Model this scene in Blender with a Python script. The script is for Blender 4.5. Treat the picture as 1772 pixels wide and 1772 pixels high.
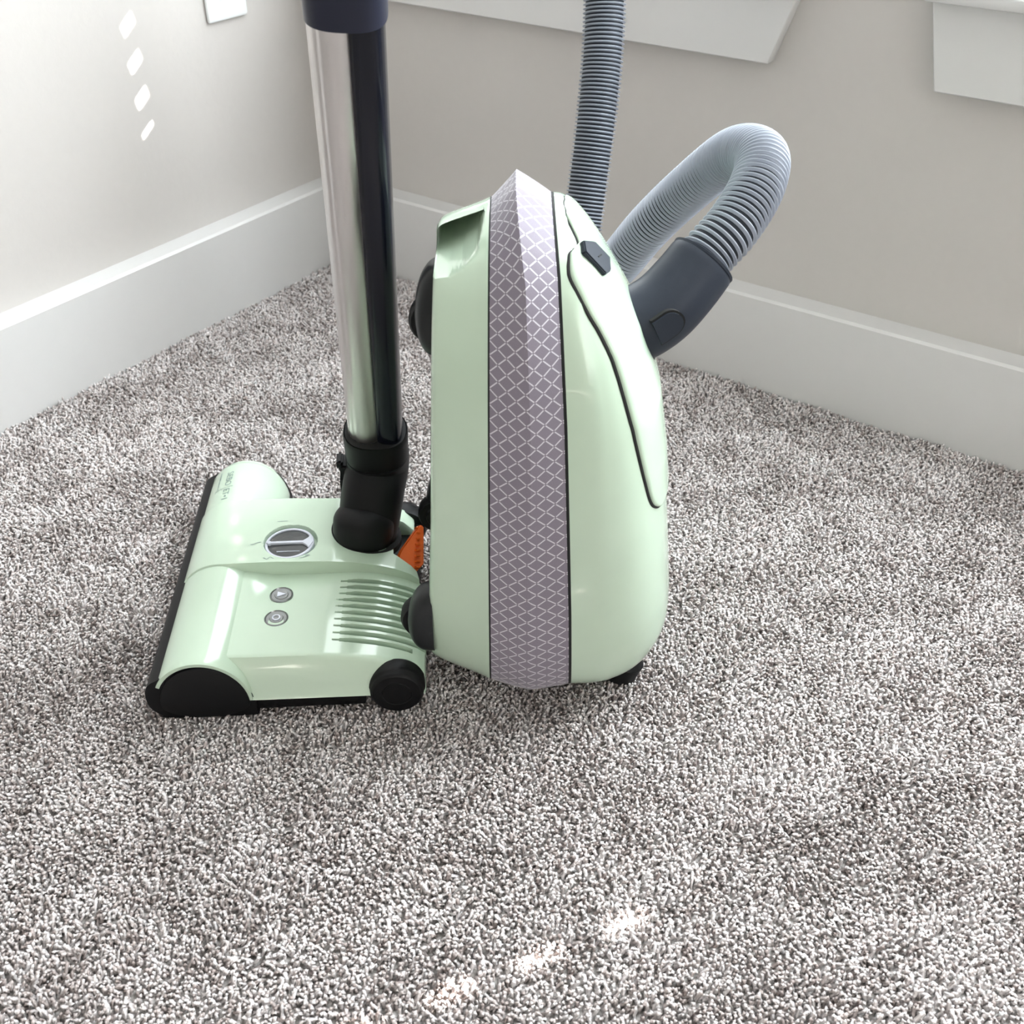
import bpy, bmesh, math, random
import numpy as np
from mathutils import Vector, Matrix

for o in list(bpy.data.objects):
    bpy.data.objects.remove(o, do_unlink=True)
SC = bpy.context.scene
COL = SC.collection
rng = np.random.default_rng(7)
random.seed(7)

# ------------------------------------------------------------------ camera
YAW, PITCH, ROLL = math.radians(34.096), math.radians(37.031), math.radians(0.31)
CAM = Vector((1.17639, -1.22813, 0.71905))
cy_, sy_ = math.cos(YAW), math.sin(YAW)
fw = Vector((-sy_ * math.cos(PITCH), cy_ * math.cos(PITCH), -math.sin(PITCH)))
rt = Vector((cy_, sy_, 0.0))
up = rt.cross(fw)
c_, s_ = math.cos(ROLL), math.sin(ROLL)
rt2, up2 = c_ * rt + s_ * up, -s_ * rt + c_ * up
cam_d = bpy.data.cameras.new('camera')
cam_d.sensor_width = 36.0
cam_d.lens = 1858.84 / 1772 * 36.0
cam_d.clip_start = 0.02
cam_d.dof.use_dof = True
cam_d.dof.focus_distance = 0.95
cam_d.dof.aperture_fstop = 12.0
cam = bpy.data.objects.new('camera', cam_d)
COL.objects.link(cam)
m = Matrix((rt2, up2, -fw)).transposed().to_4x4()
m.translation = CAM
cam.matrix_world = m
SC.camera = cam

# ------------------------------------------------------------------ world, sun, window light, added fill, exposure
wd = bpy.data.worlds.new('world')
SC.world = wd
wd.use_nodes = True
bg = wd.node_tree.nodes['Background']
bg.inputs[0].default_value = (0.80, 0.90, 1.0, 1)
bg.inputs[1].default_value = 1.0
SC.view_settings.view_transform = 'Standard'
SC.view_settings.look = 'None'
SC.view_settings.exposure = 0.78
SC.view_settings.gamma = 1.0
SC.view_settings.use_curve_mapping = False

SUN_H = Vector((0.528, 0.849, 0.0))
SUN_DIR = (SUN_H * math.cos(math.radians(31.7)) + Vector((0, 0, math.sin(math.radians(31.7))))).normalized()
sun_d = bpy.data.lights.new('sun', 'SUN')
sun_d.energy = 70.0
sun_d.angle = math.radians(0.53)
sun_d.color = (1.0, 0.97, 0.92)
sun = bpy.data.objects.new('sun', sun_d)
COL.objects.link(sun)
sun.rotation_euler = SUN_DIR.to_track_quat('Z', 'Y').to_euler()
sun.location = (1.5, 2.0, 2.5)

WIN = [(0.10, 0.62), (0.97, 1.60)]          # openings in the back wall (x range)
WZ0, WZ1 = 0.493, 2.10


def area_lamp(name, loc, rot, sx, sz, power, col):
    l = bpy.data.lights.new(name, 'AREA')
    l.shape = 'RECTANGLE'
    l.size, l.size_y = sx, sz
    l.energy = power
    l.color = col
    o = bpy.data.objects.new(name, l)
    COL.objects.link(o)
    o.location = loc
    o.rotation_euler = rot
    return o


R90 = math.radians(90)
for i, (x0, x1) in enumerate(WIN):
    area_lamp('daylight_or_fill', ((x0 + x1) / 2, -0.025, (WZ0 + WZ1) / 2), (-R90, 0, 0), x1 - x0, WZ1 - WZ0, 11.5 if i == 0 else 35.0, (0.89, 0.96, 1.0))
# warm fill lamp added at an assumed, unseen opening in the right wall
area_lamp('daylight_or_fill', (4.37, -1.75, 1.35), (0, R90, 0), 1.5, 1.7, 11.0, (1.0, 0.95, 0.87))

# ------------------------------------------------------------------ material helpers
def mat(name, col, rough=0.5, metal=0.0, coat=0.0, spec=0.5):
    mm = bpy.data.materials.new(name)
    mm.use_nodes = True
    b = mm.node_tree.nodes['Principled BSDF']
    b.inputs['Base Color'].default_value = (*col, 1)
    b.inputs['Roughness'].default_value = rough
    b.inputs['Metallic'].default_value = metal
    b.inputs['Coat Weight'].default_value = coat
    b.inputs['Coat Roughness'].default_value = 0.04
    b.inputs['Specular IOR Level'].default_value = spec
    return mm


def add_noise(mm, scale=200.0, amount=0.05, bump=0.1, dist=0.001, detail=3.0):
    """colour grain and fine relief in object space"""
    nt = mm.node_tree
    b = nt.nodes['Principled BSDF']
    tc = nt.nodes.new('ShaderNodeTexCoord')
    n = nt.nodes.new('ShaderNodeTexNoise')
    n.inputs['Scale'].default_value = scale
    n.inputs['Detail'].default_value = detail
    nt.links.new(tc.outputs['Object'], n.inputs['Vector'])
    if amount:
        base = b.inputs['Base Color'].default_value[:]
        mx = nt.nodes.new('ShaderNodeMix')
        mx.data_type = 'RGBA'
        mx.inputs[6].default_value = tuple(max(0, v * (1 - amount)) for v in base[:3]) + (1,)
        mx.inputs[7].default_value = tuple(min(1, v * (1 + amount)) for v in base[:3]) + (1,)
        nt.links.new(n.outputs['Fac'], mx.inputs[0])
        nt.links.new(mx.outputs[2], b.inputs['Base Color'])
    if bump:
        bp = nt.nodes.new('ShaderNodeBump')
        bp.inputs['Strength'].default_value = bump
        bp.inputs['Distance'].default_value = dist
        nt.links.new(n.outputs['Fac'], bp.inputs['Height'])
        nt.links.new(bp.outputs['Normal'], b.inputs['Normal'])
    return mm


M = {}
M['wall'] = add_noise(mat('wall_paint', (0.56, 0.535, 0.51), 0.75), 90, 0.02, 0.25, 0.0012, 4)
M['trim'] = add_noise(mat('trim_paint', (0.66, 0.655, 0.645), 0.38), 60, 0.015, 0.08, 0.001)
M['ceiling'] = add_noise(mat('ceiling_paint', (0.80, 0.80, 0.78), 0.9), 120, 0.02, 0.2)
M['mint'] = add_noise(mat('mint_plastic', (0.505, 0.630, 0.495), 0.20, coat=0.5), 40, 0.02, 0.0)
M['black'] = add_noise(mat('black_plastic', (0.0045, 0.0045, 0.005), 0.48, spec=0.22), 300, 0.2, 0.05, 0.0004)
M['black_gloss'] = add_noise(mat('black_gloss_plastic', (0.005, 0.006, 0.012), 0.18, spec=0.3), 100, 0.1, 0.0)
M['seam'] = add_noise(mat('seam_shadow_rubber', (0.004, 0.004, 0.004), 0.8), 100, 0.1, 0.0)
M['wheel'] = add_noise(mat('wheel_rubber', (0.012, 0.0135, 0.0145), 0.33, spec=0.35), 200, 0.1, 0.02, 0.0004)
M['slate'] = add_noise(mat('slate_plastic', (0.024, 0.029, 0.040), 0.42, spec=0.18), 900, 0.08, 0.08, 0.0003)
M['navy'] = add_noise(mat('navy_plastic', (0.016, 0.018, 0.034), 0.32, spec=0.3), 600, 0.08, 0.04, 0.0003)
M['hose'] = add_noise(mat('hose_rib_plastic', (0.31, 0.34, 0.395), 0.36), 200, 0.04, 0.0)
M['hose_gap'] = add_noise(mat('hose_membrane', (0.022, 0.026, 0.034), 0.55, spec=0.2), 200, 0.05, 0.0)
M['orange'] = add_noise(mat('orange_plastic', (0.72, 0.12, 0.01), 0.38), 100, 0.04, 0.0)
M['print'] = add_noise(mat('grey_print', (0.20, 0.26, 0.25), 0.5), 50, 0.02, 0.0)
M['ring'] = add_noise(mat('dial_silver', (0.62, 0.64, 0.72), 0.35), 50, 0.02, 0.0)
M['dial_dark'] = add_noise(mat('dial_charcoal', (0.03, 0.033, 0.035), 0.22, coat=0.3), 50, 0.1, 0.0)
M['lens'] = add_noise(mat('clear_grey_lens', (0.24, 0.25, 0.25), 0.14, metal=0.6), 50, 0.03, 0.0)
M['plate'] = add_noise(mat('outlet_plastic', (0.86, 0.88, 0.88), 0.3), 50, 0.01, 0.0)
M['glass'] = mat('window_glass', (0.9, 0.95, 1.0), 0.02)
M['glass'].node_tree.nodes['Principled BSDF'].inputs['Transmission Weight'].default_value = 1.0
M['blind'] = add_noise(mat('blind_slat_paint', (0.82, 0.82, 0.80), 0.5), 50, 0.02, 0.0)

# brushed steel for the tube: fine lengthwise streaks
M['steel'] = mat('brushed_steel', (0.64, 0.61, 0.60), 0.30, metal=1.0)
nt = M['steel'].node_tree
tc = nt.nodes.new('ShaderNodeTexCoord')
mp = nt.nodes.new('ShaderNodeMapping')
mp.inputs['Scale'].default_value = (900, 900, 6)
nz = nt.nodes.new('ShaderNodeTexNoise')
nz.inputs['Scale'].default_value = 1.0
rp = nt.nodes.new('ShaderNodeMapRange')
rp.inputs[3].default_value = 0.24
rp.inputs[4].default_value = 0.42
nt.links.new(tc.outputs['Object'], mp.inputs[0])
nt.links.new(mp.outputs[0], nz.inputs['Vector'])
nt.links.new(nz.outputs['Fac'], rp.inputs[0])
nt.links.new(rp.outputs[0], nt.nodes['Principled BSDF'].inputs['Roughness'])

# bumper fabric: lilac grey with a woven lattice of broken pale lines (uv in metres)
def fabric():
    mm = mat('bumper_fabric', (0.20, 0.17, 0.205), 0.62)
    nt = mm.node_tree
    L = nt.links.new
    b = nt.nodes['Principled BSDF']
    uv = nt.nodes.new('ShaderNodeUVMap')
    sep = nt.nodes.new('ShaderNodeSeparateXYZ')
    L(uv.outputs[0], sep.inputs[0])

    def mth(op, a, c=None, v=None):
        n = nt.nodes.new('ShaderNodeMath')
        n.operation = op
        for i, q in enumerate((a, c)):
            if q is None:
                continue
            if isinstance(q, (int, float)):
                n.inputs[i].default_value = q
            else:
                L(q, n.inputs[i])
        return n.outputs[0]
    x = mth('DIVIDE', sep.outputs[0], 0.0150)
    y = mth('DIVIDE', sep.outputs[1], 0.0120)
    pq = (mth('ADD', x, y), mth('SUBTRACT', x, y))
    dist = [mth('ABSOLUTE', mth('SUBTRACT', mth('FRACT', q), 0.5)) for q in pq]   # 0 at a line
    mask = None
    for i in (0, 1):
        line = mth('LESS_THAN', dist[i], 0.050)
        gap = mth('GREATER_THAN', dist[1 - i], 0.085)
        k = mth('MULTIPLY', line, gap)
        mask = k if mask is None else mth('MAXIMUM', mask, k)
    nz = nt.nodes.new('ShaderNodeTexNoise')
    nz.inputs['Scale'].default_value = 1500
    L(uv.outputs[0], nz.inputs['Vector'])
    mx = nt.nodes.new('ShaderNodeMix')
    mx.data_type = 'RGBA'
    mx.inputs[6].default_value = (0.245, 0.215, 0.262, 1)
    mx.inputs[7].default_value = (0.72, 0.69, 0.75, 1)
    L(mask, mx.inputs[0])
    mx2 = nt.nodes.new('ShaderNodeMix')
    mx2.data_type = 'RGBA'
    mx2.blend_type = 'MULTIPLY'
    mx2.inputs[0].default_value = 0.3
    L(mx.outputs[2], mx2.inputs[6])
    L(nz.outputs['Fac'], mx2.inputs[7])
    L(mx2.outputs[2], b.inputs['Base Color'])
    h = mth('ADD', mth('MULTIPLY', mask, 0.8), nz.outputs['Fac'])
    bp = nt.nodes.new('ShaderNodeBump')
    bp.inputs['Strength'].default_value = 0.35
    bp.inputs['Distance'].default_value = 0.0004
    L(h, bp.inputs['Height'])
    L(bp.outputs['Normal'], b.inputs['Normal'])
    b.inputs['Sheen Weight'].default_value = 0.35
    b.inputs['Sheen Roughness'].default_value = 0.4
    return mm


M['fabric'] = fabric()

# carpet: colour per yarn end from a point attribute, heathered along the yarn
cm = mat('carpet_yarn', (0.6, 0.56, 0.53), 0.9)
nt = cm.node_tree
at = nt.nodes.new('ShaderNodeAttribute')
at.attribute_name = 'yarn'
nt.links.new(at.outputs['Color'], nt.nodes['Principled BSDF'].inputs['Base Color'])
nt.nodes['Principled BSDF'].inputs['Specular IOR Level'].default_value = 0.15
M['yarn'] = cm
cb = mat('carpet_base', (0.40, 0.37, 0.35), 0.95)
nt = cb.node_tree
tc = nt.nodes.new('ShaderNodeTexCoord')
vz = nt.nodes.new('ShaderNodeTexVoronoi')
vz.inputs['Scale'].default_value = 260
cr = nt.nodes.new('ShaderNodeValToRGB')
cr.color_ramp.elements[0].color = (0.56, 0.53, 0.51, 1)
cr.color_ramp.elements[1].color = (0.16, 0.145, 0.135, 1)  # shade between tufts worked into the base colour
cr.color_ramp.elements[1].position = 0.8
nt.links.new(tc.outputs['Object'], vz.inputs['Vector'])
nt.links.new(vz.outputs['Distance'], cr.inputs['Fac'])
nt.links.new(cr.outputs['Color'], nt.nodes['Principled BSDF'].inputs['Base Color'])
M['carpet_base'] = cb

# ------------------------------------------------------------------ object helpers
def tag(o, label=None, cat=None, group=None, kind=None):
    if label: o['label'] = label
    if cat: o['category'] = cat
    if group: o['group'] = group
    if kind: o['kind'] = kind
    return o


def empty(name, loc, rz=0.0):
    o = bpy.data.objects.new(name, None)
    COL.objects.link(o)
    o.location = loc
    o.rotation_euler = (0, 0, rz)
    o.empty_display_size = 0.05
    return o


def link(name, me, material, parent=None, smooth=True, sharp=38.0):
    if not isinstance(material, (list, tuple)):
        material = [material]
    for q in material:
        me.materials.append(q)
    if smooth:
        me.polygons.foreach_set('use_smooth', [True] * len(me.polygons))
        if sharp:
            me.set_sharp_from_angle(angle=math.radians(sharp))
    me.update()
    o = bpy.data.objects.new(name, me)
    COL.objects.link(o)
    if parent is not None:
        o.parent = parent
    return o


def mesh(name, verts, faces, material, parent=None, smooth=True, sharp=38.0, fix=True):
    me = bpy.data.meshes.new(name)
    me.from_pydata([tuple(map(float, v)) for v in verts], [], [tuple(f) for f in faces])
    if fix:
        bm = bmesh.new()
        bm.from_mesh(me)
        bmesh.ops.remove_doubles(bm, verts=bm.verts, dist=1e-6)
        bmesh.ops.recalc_face_normals(bm, faces=bm.faces)
        bm.to_mesh(me)
        bm.free()
    return link(name, me, material, parent, smooth, sharp)


def grid_faces(nr, nc, close_c=False, close_r=False, off=0):
    f = []
    for i in range(nr - (0 if close_r else 1)):
        for j in range(nc - (0 if close_c else 1)):
            i2, j2 = (i + 1) % nr, (j + 1) % nc
            f.append((off + i * nc + j, off + i * nc + j2, off + i2 * nc + j2, off + i2 * nc + j))
    return f


def box(name, lo, hi, material, parent=None, bevel=0.0, seg=2):
    bm = bmesh.new()
    bmesh.ops.create_cube(bm, size=1.0)
    for v in bm.verts:
        for k in range(3):
            v.co[k] = lo[k] if v.co[k] < 0 else hi[k]
    if bevel:
        bmesh.ops.bevel(bm, geom=list(bm.edges), offset=bevel, segments=seg, profile=0.5, affect='EDGES')
    me = bpy.data.meshes.new(name)
    bm.to_mesh(me)
    bm.free()
    return link(name, me, material, parent, bool(bevel))


def prism(name, poly, axis, lo, hi, material, parent=None, bevel=0.0, seg=2, smooth=True):
    """extrude a 2-D polygon along an axis (0,1,2); poly gives the other two coordinates in order"""
    bm = bmesh.new()
    def P(p, t):
        c = list(p)
        c.insert(axis, t)
        return c
    a = [bm.verts.new(P(p, lo)) for p in poly]
    b = [bm.verts.new(P(p, hi)) for p in poly]
    n = len(poly)
    bm.faces.new(a)
    bm.faces.new(b[::-1])
    for i in range(n):
        bm.faces.new((a[i], b[i], b[(i + 1) % n], a[(i + 1) % n]))
    bmesh.ops.recalc_face_normals(bm, faces=bm.faces)
    if bevel:
        bmesh.ops.bevel(bm, geom=[e for e in bm.edges if e.calc_face_angle(0) > 0.6], offset=bevel, segments=seg, profile=0.5, affect='EDGES')
    me = bpy.data.meshes.new(name)
    bm.to_mesh(me)
    bm.free()
    return link(name, me, material, parent, smooth)


def lathe(name, prof, material, parent=None, origin=(0, 0, 0), axis=(0, 0, 1), n=40, sx=1.0, sy=1.0, sharp=38.0, ref=None):
    """revolve (radius, height) points about an axis"""
    ax = Vector(axis).normalized()
    e1 = (Vector(ref) - ax * Vector(ref).dot(ax)).normalized() if ref else ax.orthogonal().normalized()
    e2 = ax.cross(e1)
    o = Vector(origin)
    v, nr = [], len(prof)
    for r, h in prof:
        for k in range(n):
            t = 2 * math.pi * k / n
            v.append(o + ax * h + e1 * (r * sx * math.cos(t)) + e2 * (r * sy * math.sin(t)))
    f = grid_faces(nr, n, close_c=True)
    if prof[0][0] > 1e-6: f.append(tuple(range(n))[::-1])
    if prof[-1][0] > 1e-6: f.append(tuple((nr - 1) * n + k for k in range(n)))
    return mesh(name, v, f, material, parent, sharp=sharp)


def catmull(P, n, closed=False):
    P = np.asarray(P, float)
    m_ = len(P)
    out = []
    segs = m_ if closed else m_ - 1
    for i in range(segs):
        g = (lambda k: P[k % m_]) if closed else (lambda k: P[min(max(k, 0), m_ - 1)])
        p0, p1, p2, p3 = g(i - 1), g(i), g(i + 1), g(i + 2)
        for t in np.linspace(0, 1, n, endpoint=False):
            out.append(0.5 * (2 * p1 + (p2 - p0) * t + (2 * p0 - 5 * p1 + 4 * p2 - p3) * t * t + (3 * p1 - p0 - 3 * p2 + p3) * t ** 3))
    if not closed:
        out.append(P[-1])
    return np.array(out)


def resample(P, n):
    d = np.r_[0, np.cumsum(np.linalg.norm(np.diff(P, axis=0), axis=1))]
    t = np.linspace(0, d[-1], n)
    return np.stack([np.interp(t, d, P[:, k]) for k in range(P.shape[1])], 1), d[-1]


def frames(P, ref):
    """tangent and two normals along a path (parallel transport)"""
    T = np.gradient(P, axis=0)
    T /= np.linalg.norm(T, axis=1)[:, None]
    n = np.asarray(ref, float)
    N = []
    for t in T:
        n = n - t * n.dot(t)
        n = n / np.linalg.norm(n)
        N.append(n)
    N = np.array(N)
    return T, N, np.cross(T, N)


def sweep(name, P, ref, sec, material, parent=None, n=36, cap=True, sharp=38.0):
    """sec(i, frac) -> list of n (e1, e2) offsets"""
    T, N, B = frames(np.asarray(P, float), ref)
    v = []
    for i, p in enumerate(P):
        for e1, e2 in sec(i, i / (len(P) - 1)):
            v.append(p + N[i] * e1 + B[i] * e2)
    f = grid_faces(len(P), n, close_c=True)
    if cap:
        f.append(tuple(range(n))[::-1])
        f.append(tuple((len(P) - 1) * n + k for k in range(n)))
    return mesh(name, v, f, material, parent, sharp=sharp)


def ellipse(rx, ry, n, ox=0.0, oy=0.0, p=2.0):
    out = []
    for k in range(n):
        t = 2 * math.pi * k / n
        c, s = math.cos(t), math.sin(t)
        out.append((ox + rx * math.copysign(abs(c) ** (2 / p), c), oy + ry * math.copysign(abs(s) ** (2 / p), s)))
    return out


def smoothstep(a, b, x):
    t = np.clip((x - a) / (b - a), 0, 1)
    return t * t * (3 - 2 * t)


def world(u, v, z=0.0):
    """room point for distances measured to the right (u) and ahead (v) of where the photographer stood"""
    return Vector((CAM.x, CAM.y, 0)) + rt * u + Vector((-sy_, cy_, 0)) * v + Vector((0, 0, z))


# ------------------------------------------------------------------ room shell
RX, RY, RZ = 4.4, -4.8, 2.45
FLOOR_Z = -0.006
fl = tag(box('floor', (-0.12, RY - 0.12, -0.08), (RX + 0.12, 0.12, FLOOR_Z), M['carpet_base']), kind='structure')
tag(box('ceiling', (-0.12, RY - 0.12, RZ), (RX + 0.12, 0.12, RZ + 0.1), M['ceiling']), kind='structure')
tag(box('wall_left', (-0.12, RY - 0.12, -0.08), (0.0, 0.12, RZ), M['wall']), kind='structure')
tag(box('wall_front', (0, RY - 0.12, -0.08), (RX, RY, RZ), M['wall']), kind='structure')


def wall_with_openings(name, span, openings, z0, z1, place):
    """a wall cut into boxes around its openings; place(s0, s1, z0, z1) -> lo, hi"""
    bm = bmesh.new()
    cells = []
    s = span[0]
    for a, b, za, zb in openings:
        cells += [(s, a, z0, z1), (a, b, z0, za), (a, b, zb, z1)]
        s = b
    cells.append((s, span[1], z0, z1))
    for c in cells:
        lo, hi = place(*c)
        r = bmesh.ops.create_cube(bm, size=1.0)
        for v in r['verts']:
            for k in range(3):
                v.co[k] = lo[k] if v.co[k] < 0 else hi[k]
    me = bpy.data.meshes.new(name)
    bm.to_mesh(me)
    bm.free()
    return tag(link(name, me, M['wall'], None, False), kind='structure')


wall_with_openings('wall_back', (0.0, RX), [(a, b, WZ0, WZ1) for a, b in WIN], -0.08, RZ, lambda s0, s1, z0, z1: ((s0, 0.0, z0), (s1, 0.12, z1)))
wall_with_openings('wall_right', (RY, 0.0), [(-2.5, -1.0, 0.5, 2.2)], -0.08, RZ, lambda s0, s1, z0, z1: ((RX, s0, z0), (RX + 0.12, s1, z1)))  # opening on this side added for the fill lamp

# baseboards: tall square-edged board, eased front arris
BT, BH = 0.033, 0.125
prof = [(0.0, -0.02), (BT, -0.02), (BT, BH - 0.003), (BT - 0.003, BH), (0.0, BH)]
tag(prism('baseboard_left', [(x, z) for x, z in prof], 1, RY, -BT, M['trim']), kind='structure')
tag(prism('baseboard_back', [(-x, z) for x, z in prof], 0, 0.0, RX, M['trim']), kind='structure')
tag(prism('baseboard_right', [(RX - x, z) for x, z in prof], 1, RY, -BT, M['trim']), kind='structure')

# window trim: apron with angled ends under a projecting sill
AB = 0.3945
for i, (ab0, ab1, at0, at1) in enumerate([(0.046, 0.701, 0.018, 0.7285), (0.887, 1.70, 0.8655, 1.722)]):
    t = tag(empty('trim_%d' % (i + 1), ((at0 + at1) / 2, 0, AB)), kind='structure')
    cx = (at0 + at1) / 2
    prism('apron', [(ab0 - cx, 0.0), (ab1 - cx, 0.0), (at1 - cx, 0.0865), (at0 - cx, 0.0865)], 1, -0.018, 0.0, M['trim'], t, bevel=0.0012, seg=1)
    box('window_sill', (at0 - 0.006 - cx, -0.032, 0.0865), (at1 + 0.006 - cx, 0.06, 0.0985), M['trim'], t, bevel=0.003)

SLAT_P = 0.0435


def hole_slat(w0, w1, holes):
    """a flat blind slat (x from w0 to w1, width along local z) with cord holes"""
    bm = bmesh.new()
    hw, hh, tk, sw = 0.0055, 0.0072, 0.0013, 0.0250
    xs = [w0]
    for h in holes: xs += [h - hw, h + hw]
    xs.append(w1)
    cells = []
    for k in range(len(xs) - 1):
        if k % 2 == 0:
            cells.append((xs[k], xs[k + 1], -sw, sw))
        else:
            cells += [(xs[k], xs[k + 1], -sw, -hh), (xs[k], xs[k + 1], hh, sw)]
    for a, b, c, d in cells:
        r = bmesh.ops.create_cube(bm, size=1.0)
        for v in r['verts']:
            v.co = (a if v.co.x < 0 else b, -tk if v.co.y < 0 else tk, c if v.co.z < 0 else d)
    me = bpy.data.meshes.new('slat')
    bm.to_mesh(me)
    bm.free()
    me.materials.append(M['blind'])
    return me


def window(idx, x0, x1, hole_x, hole_z0, n_hole):
    t = tag(empty('window_%d' % idx, ((x0 + x1) / 2, 0, WZ0)), kind='structure')
    cx, H = (x0 + x1) / 2, WZ1 - WZ0
    w = (x1 - x0) / 2
    bm_frame = []
    for nm, lo, hi in (('side_casing', (-w - 0.09, -0.018, 0.0), (-w, 0.0, H)), ('side_casing', (w, -0.018, 0.0), (w + 0.09, 0.0, H)),
                       ('head_casing', (-w - 0.1, -0.022, H), (w + 0.1, 0.0, H + 0.1)),
                       ('sash', (-w, 0.06, 0.0), (-w + 0.04, 0.1, H)), ('sash', (w - 0.04, 0.06, 0.0), (w, 0.1, H)),
                       ('sash', (-w + 0.04, 0.06, 0.0), (w - 0.04, 0.1, 0.05)), ('sash', (-w + 0.04, 0.06, H - 0.05), (w - 0.04, 0.1, H)),
                       ('sash', (-w + 0.04, 0.06, H / 2 - 0.02), (w - 0.04, 0.1, H / 2 + 0.02))):
        box(nm, lo, hi, M['trim'], t, bevel=0.002, seg=1)
    w2 = w
    k0 = -int((hole_z0 - WZ0 - 0.030) / SLAT_P)
    box('bottom_rail', (-w2, 0.016, 0.0), (w2, 0.044, max(0.008, hole_z0 - WZ0 + k0 * SLAT_P - 0.0215)), M['blind'], t)
    box('head_rail', (-w2, 0.008, H - 0.05), (w2, 0.052, H), M['blind'], t)
    plain, holed = hole_slat(-w2, w2, []), hole_slat(-w2, w2, [hole_x - cx])
    n = int((WZ1 - 0.03 - hole_z0) / SLAT_P) + 1
    for k in range(k0, n):
        s = bpy.data.objects.new('slat', holed if 0 <= k < n_hole else plain)
        COL.objects.link(s)
        s.parent = t
        s.location = (0, 0.03, hole_z0 - WZ0 + k * SLAT_P)
        s.rotation_euler = (math.radians(16), 0, 0)
    return t


SL = math.tan(math.radians(31.7)) / 0.849       # rise of the sun's ray per metre of y


def hole_for(x, y, z, yb=0.03):
    """where the sun's ray that lights (x, y, z) crosses the blind"""
    return x + (yb - y) * 0.528 / 0.849, z + (yb - y) * SL


hx1, hz1 = hole_for(0.0, -0.3315, 0.403 - 3 * SLAT_P)
hx2, hz2 = hole_for(0.998, -0.799, 0.004)
window(1, WIN[0][0], WIN[0][1], hx1, hz1, 8)
window(2, WIN[1][0], WIN[1][1], hx2, hz2, 5)

# outlet plate on the left wall
ot = tag(empty('wall_outlet', (0.0, -0.1735, 0.381)), 'white outlet cover plate on the left wall above the baseboard', 'outlet')
ot.rotation_euler = (0, 0, -R90)      # local x runs along -y of the room, local y along +x


def plate_box(nm, x0, x1, y0, y1, z0, z1, mt, par, bev=0.0):
    return box(nm, (x0, y0, z0), (x1, y1, z1), mt, par, bevel=bev)


plate_box('cover_plate', -0.035, 0.035, 0.0, 0.006, 0.0, 0.115, M['plate'], ot, 0.0035)
for zc in (0.0375, 0.0775):
    rc = prism('receptacle', [(x, z + zc) for x, z in ellipse(0.0165, 0.0145, 28, p=3.2)], 1, 0.005, 0.0072, M['plate'], ot)
    box('slot', (-0.0075, 0.007, zc - 0.001), (-0.0052, 0.0076, zc + 0.008), M['black'], rc)
    box('slot', (0.0052, 0.007, zc - 0.001), (0.0075, 0.0076, zc + 0.007), M['black'], rc)
    lathe('ground_hole', [(0.0026, 0.0), (0.0026, 0.0006)], M['black'], rc, (0, 0.007, zc - 0.0075), (0, 1, 0), 14)
lathe('screw', [(0.003, 0.0), (0.003, 0.001), (0.0, 0.0014)], M['lens'], ot, (0, 0.006, 0.0575), (0, 1, 0), 14)

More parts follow.
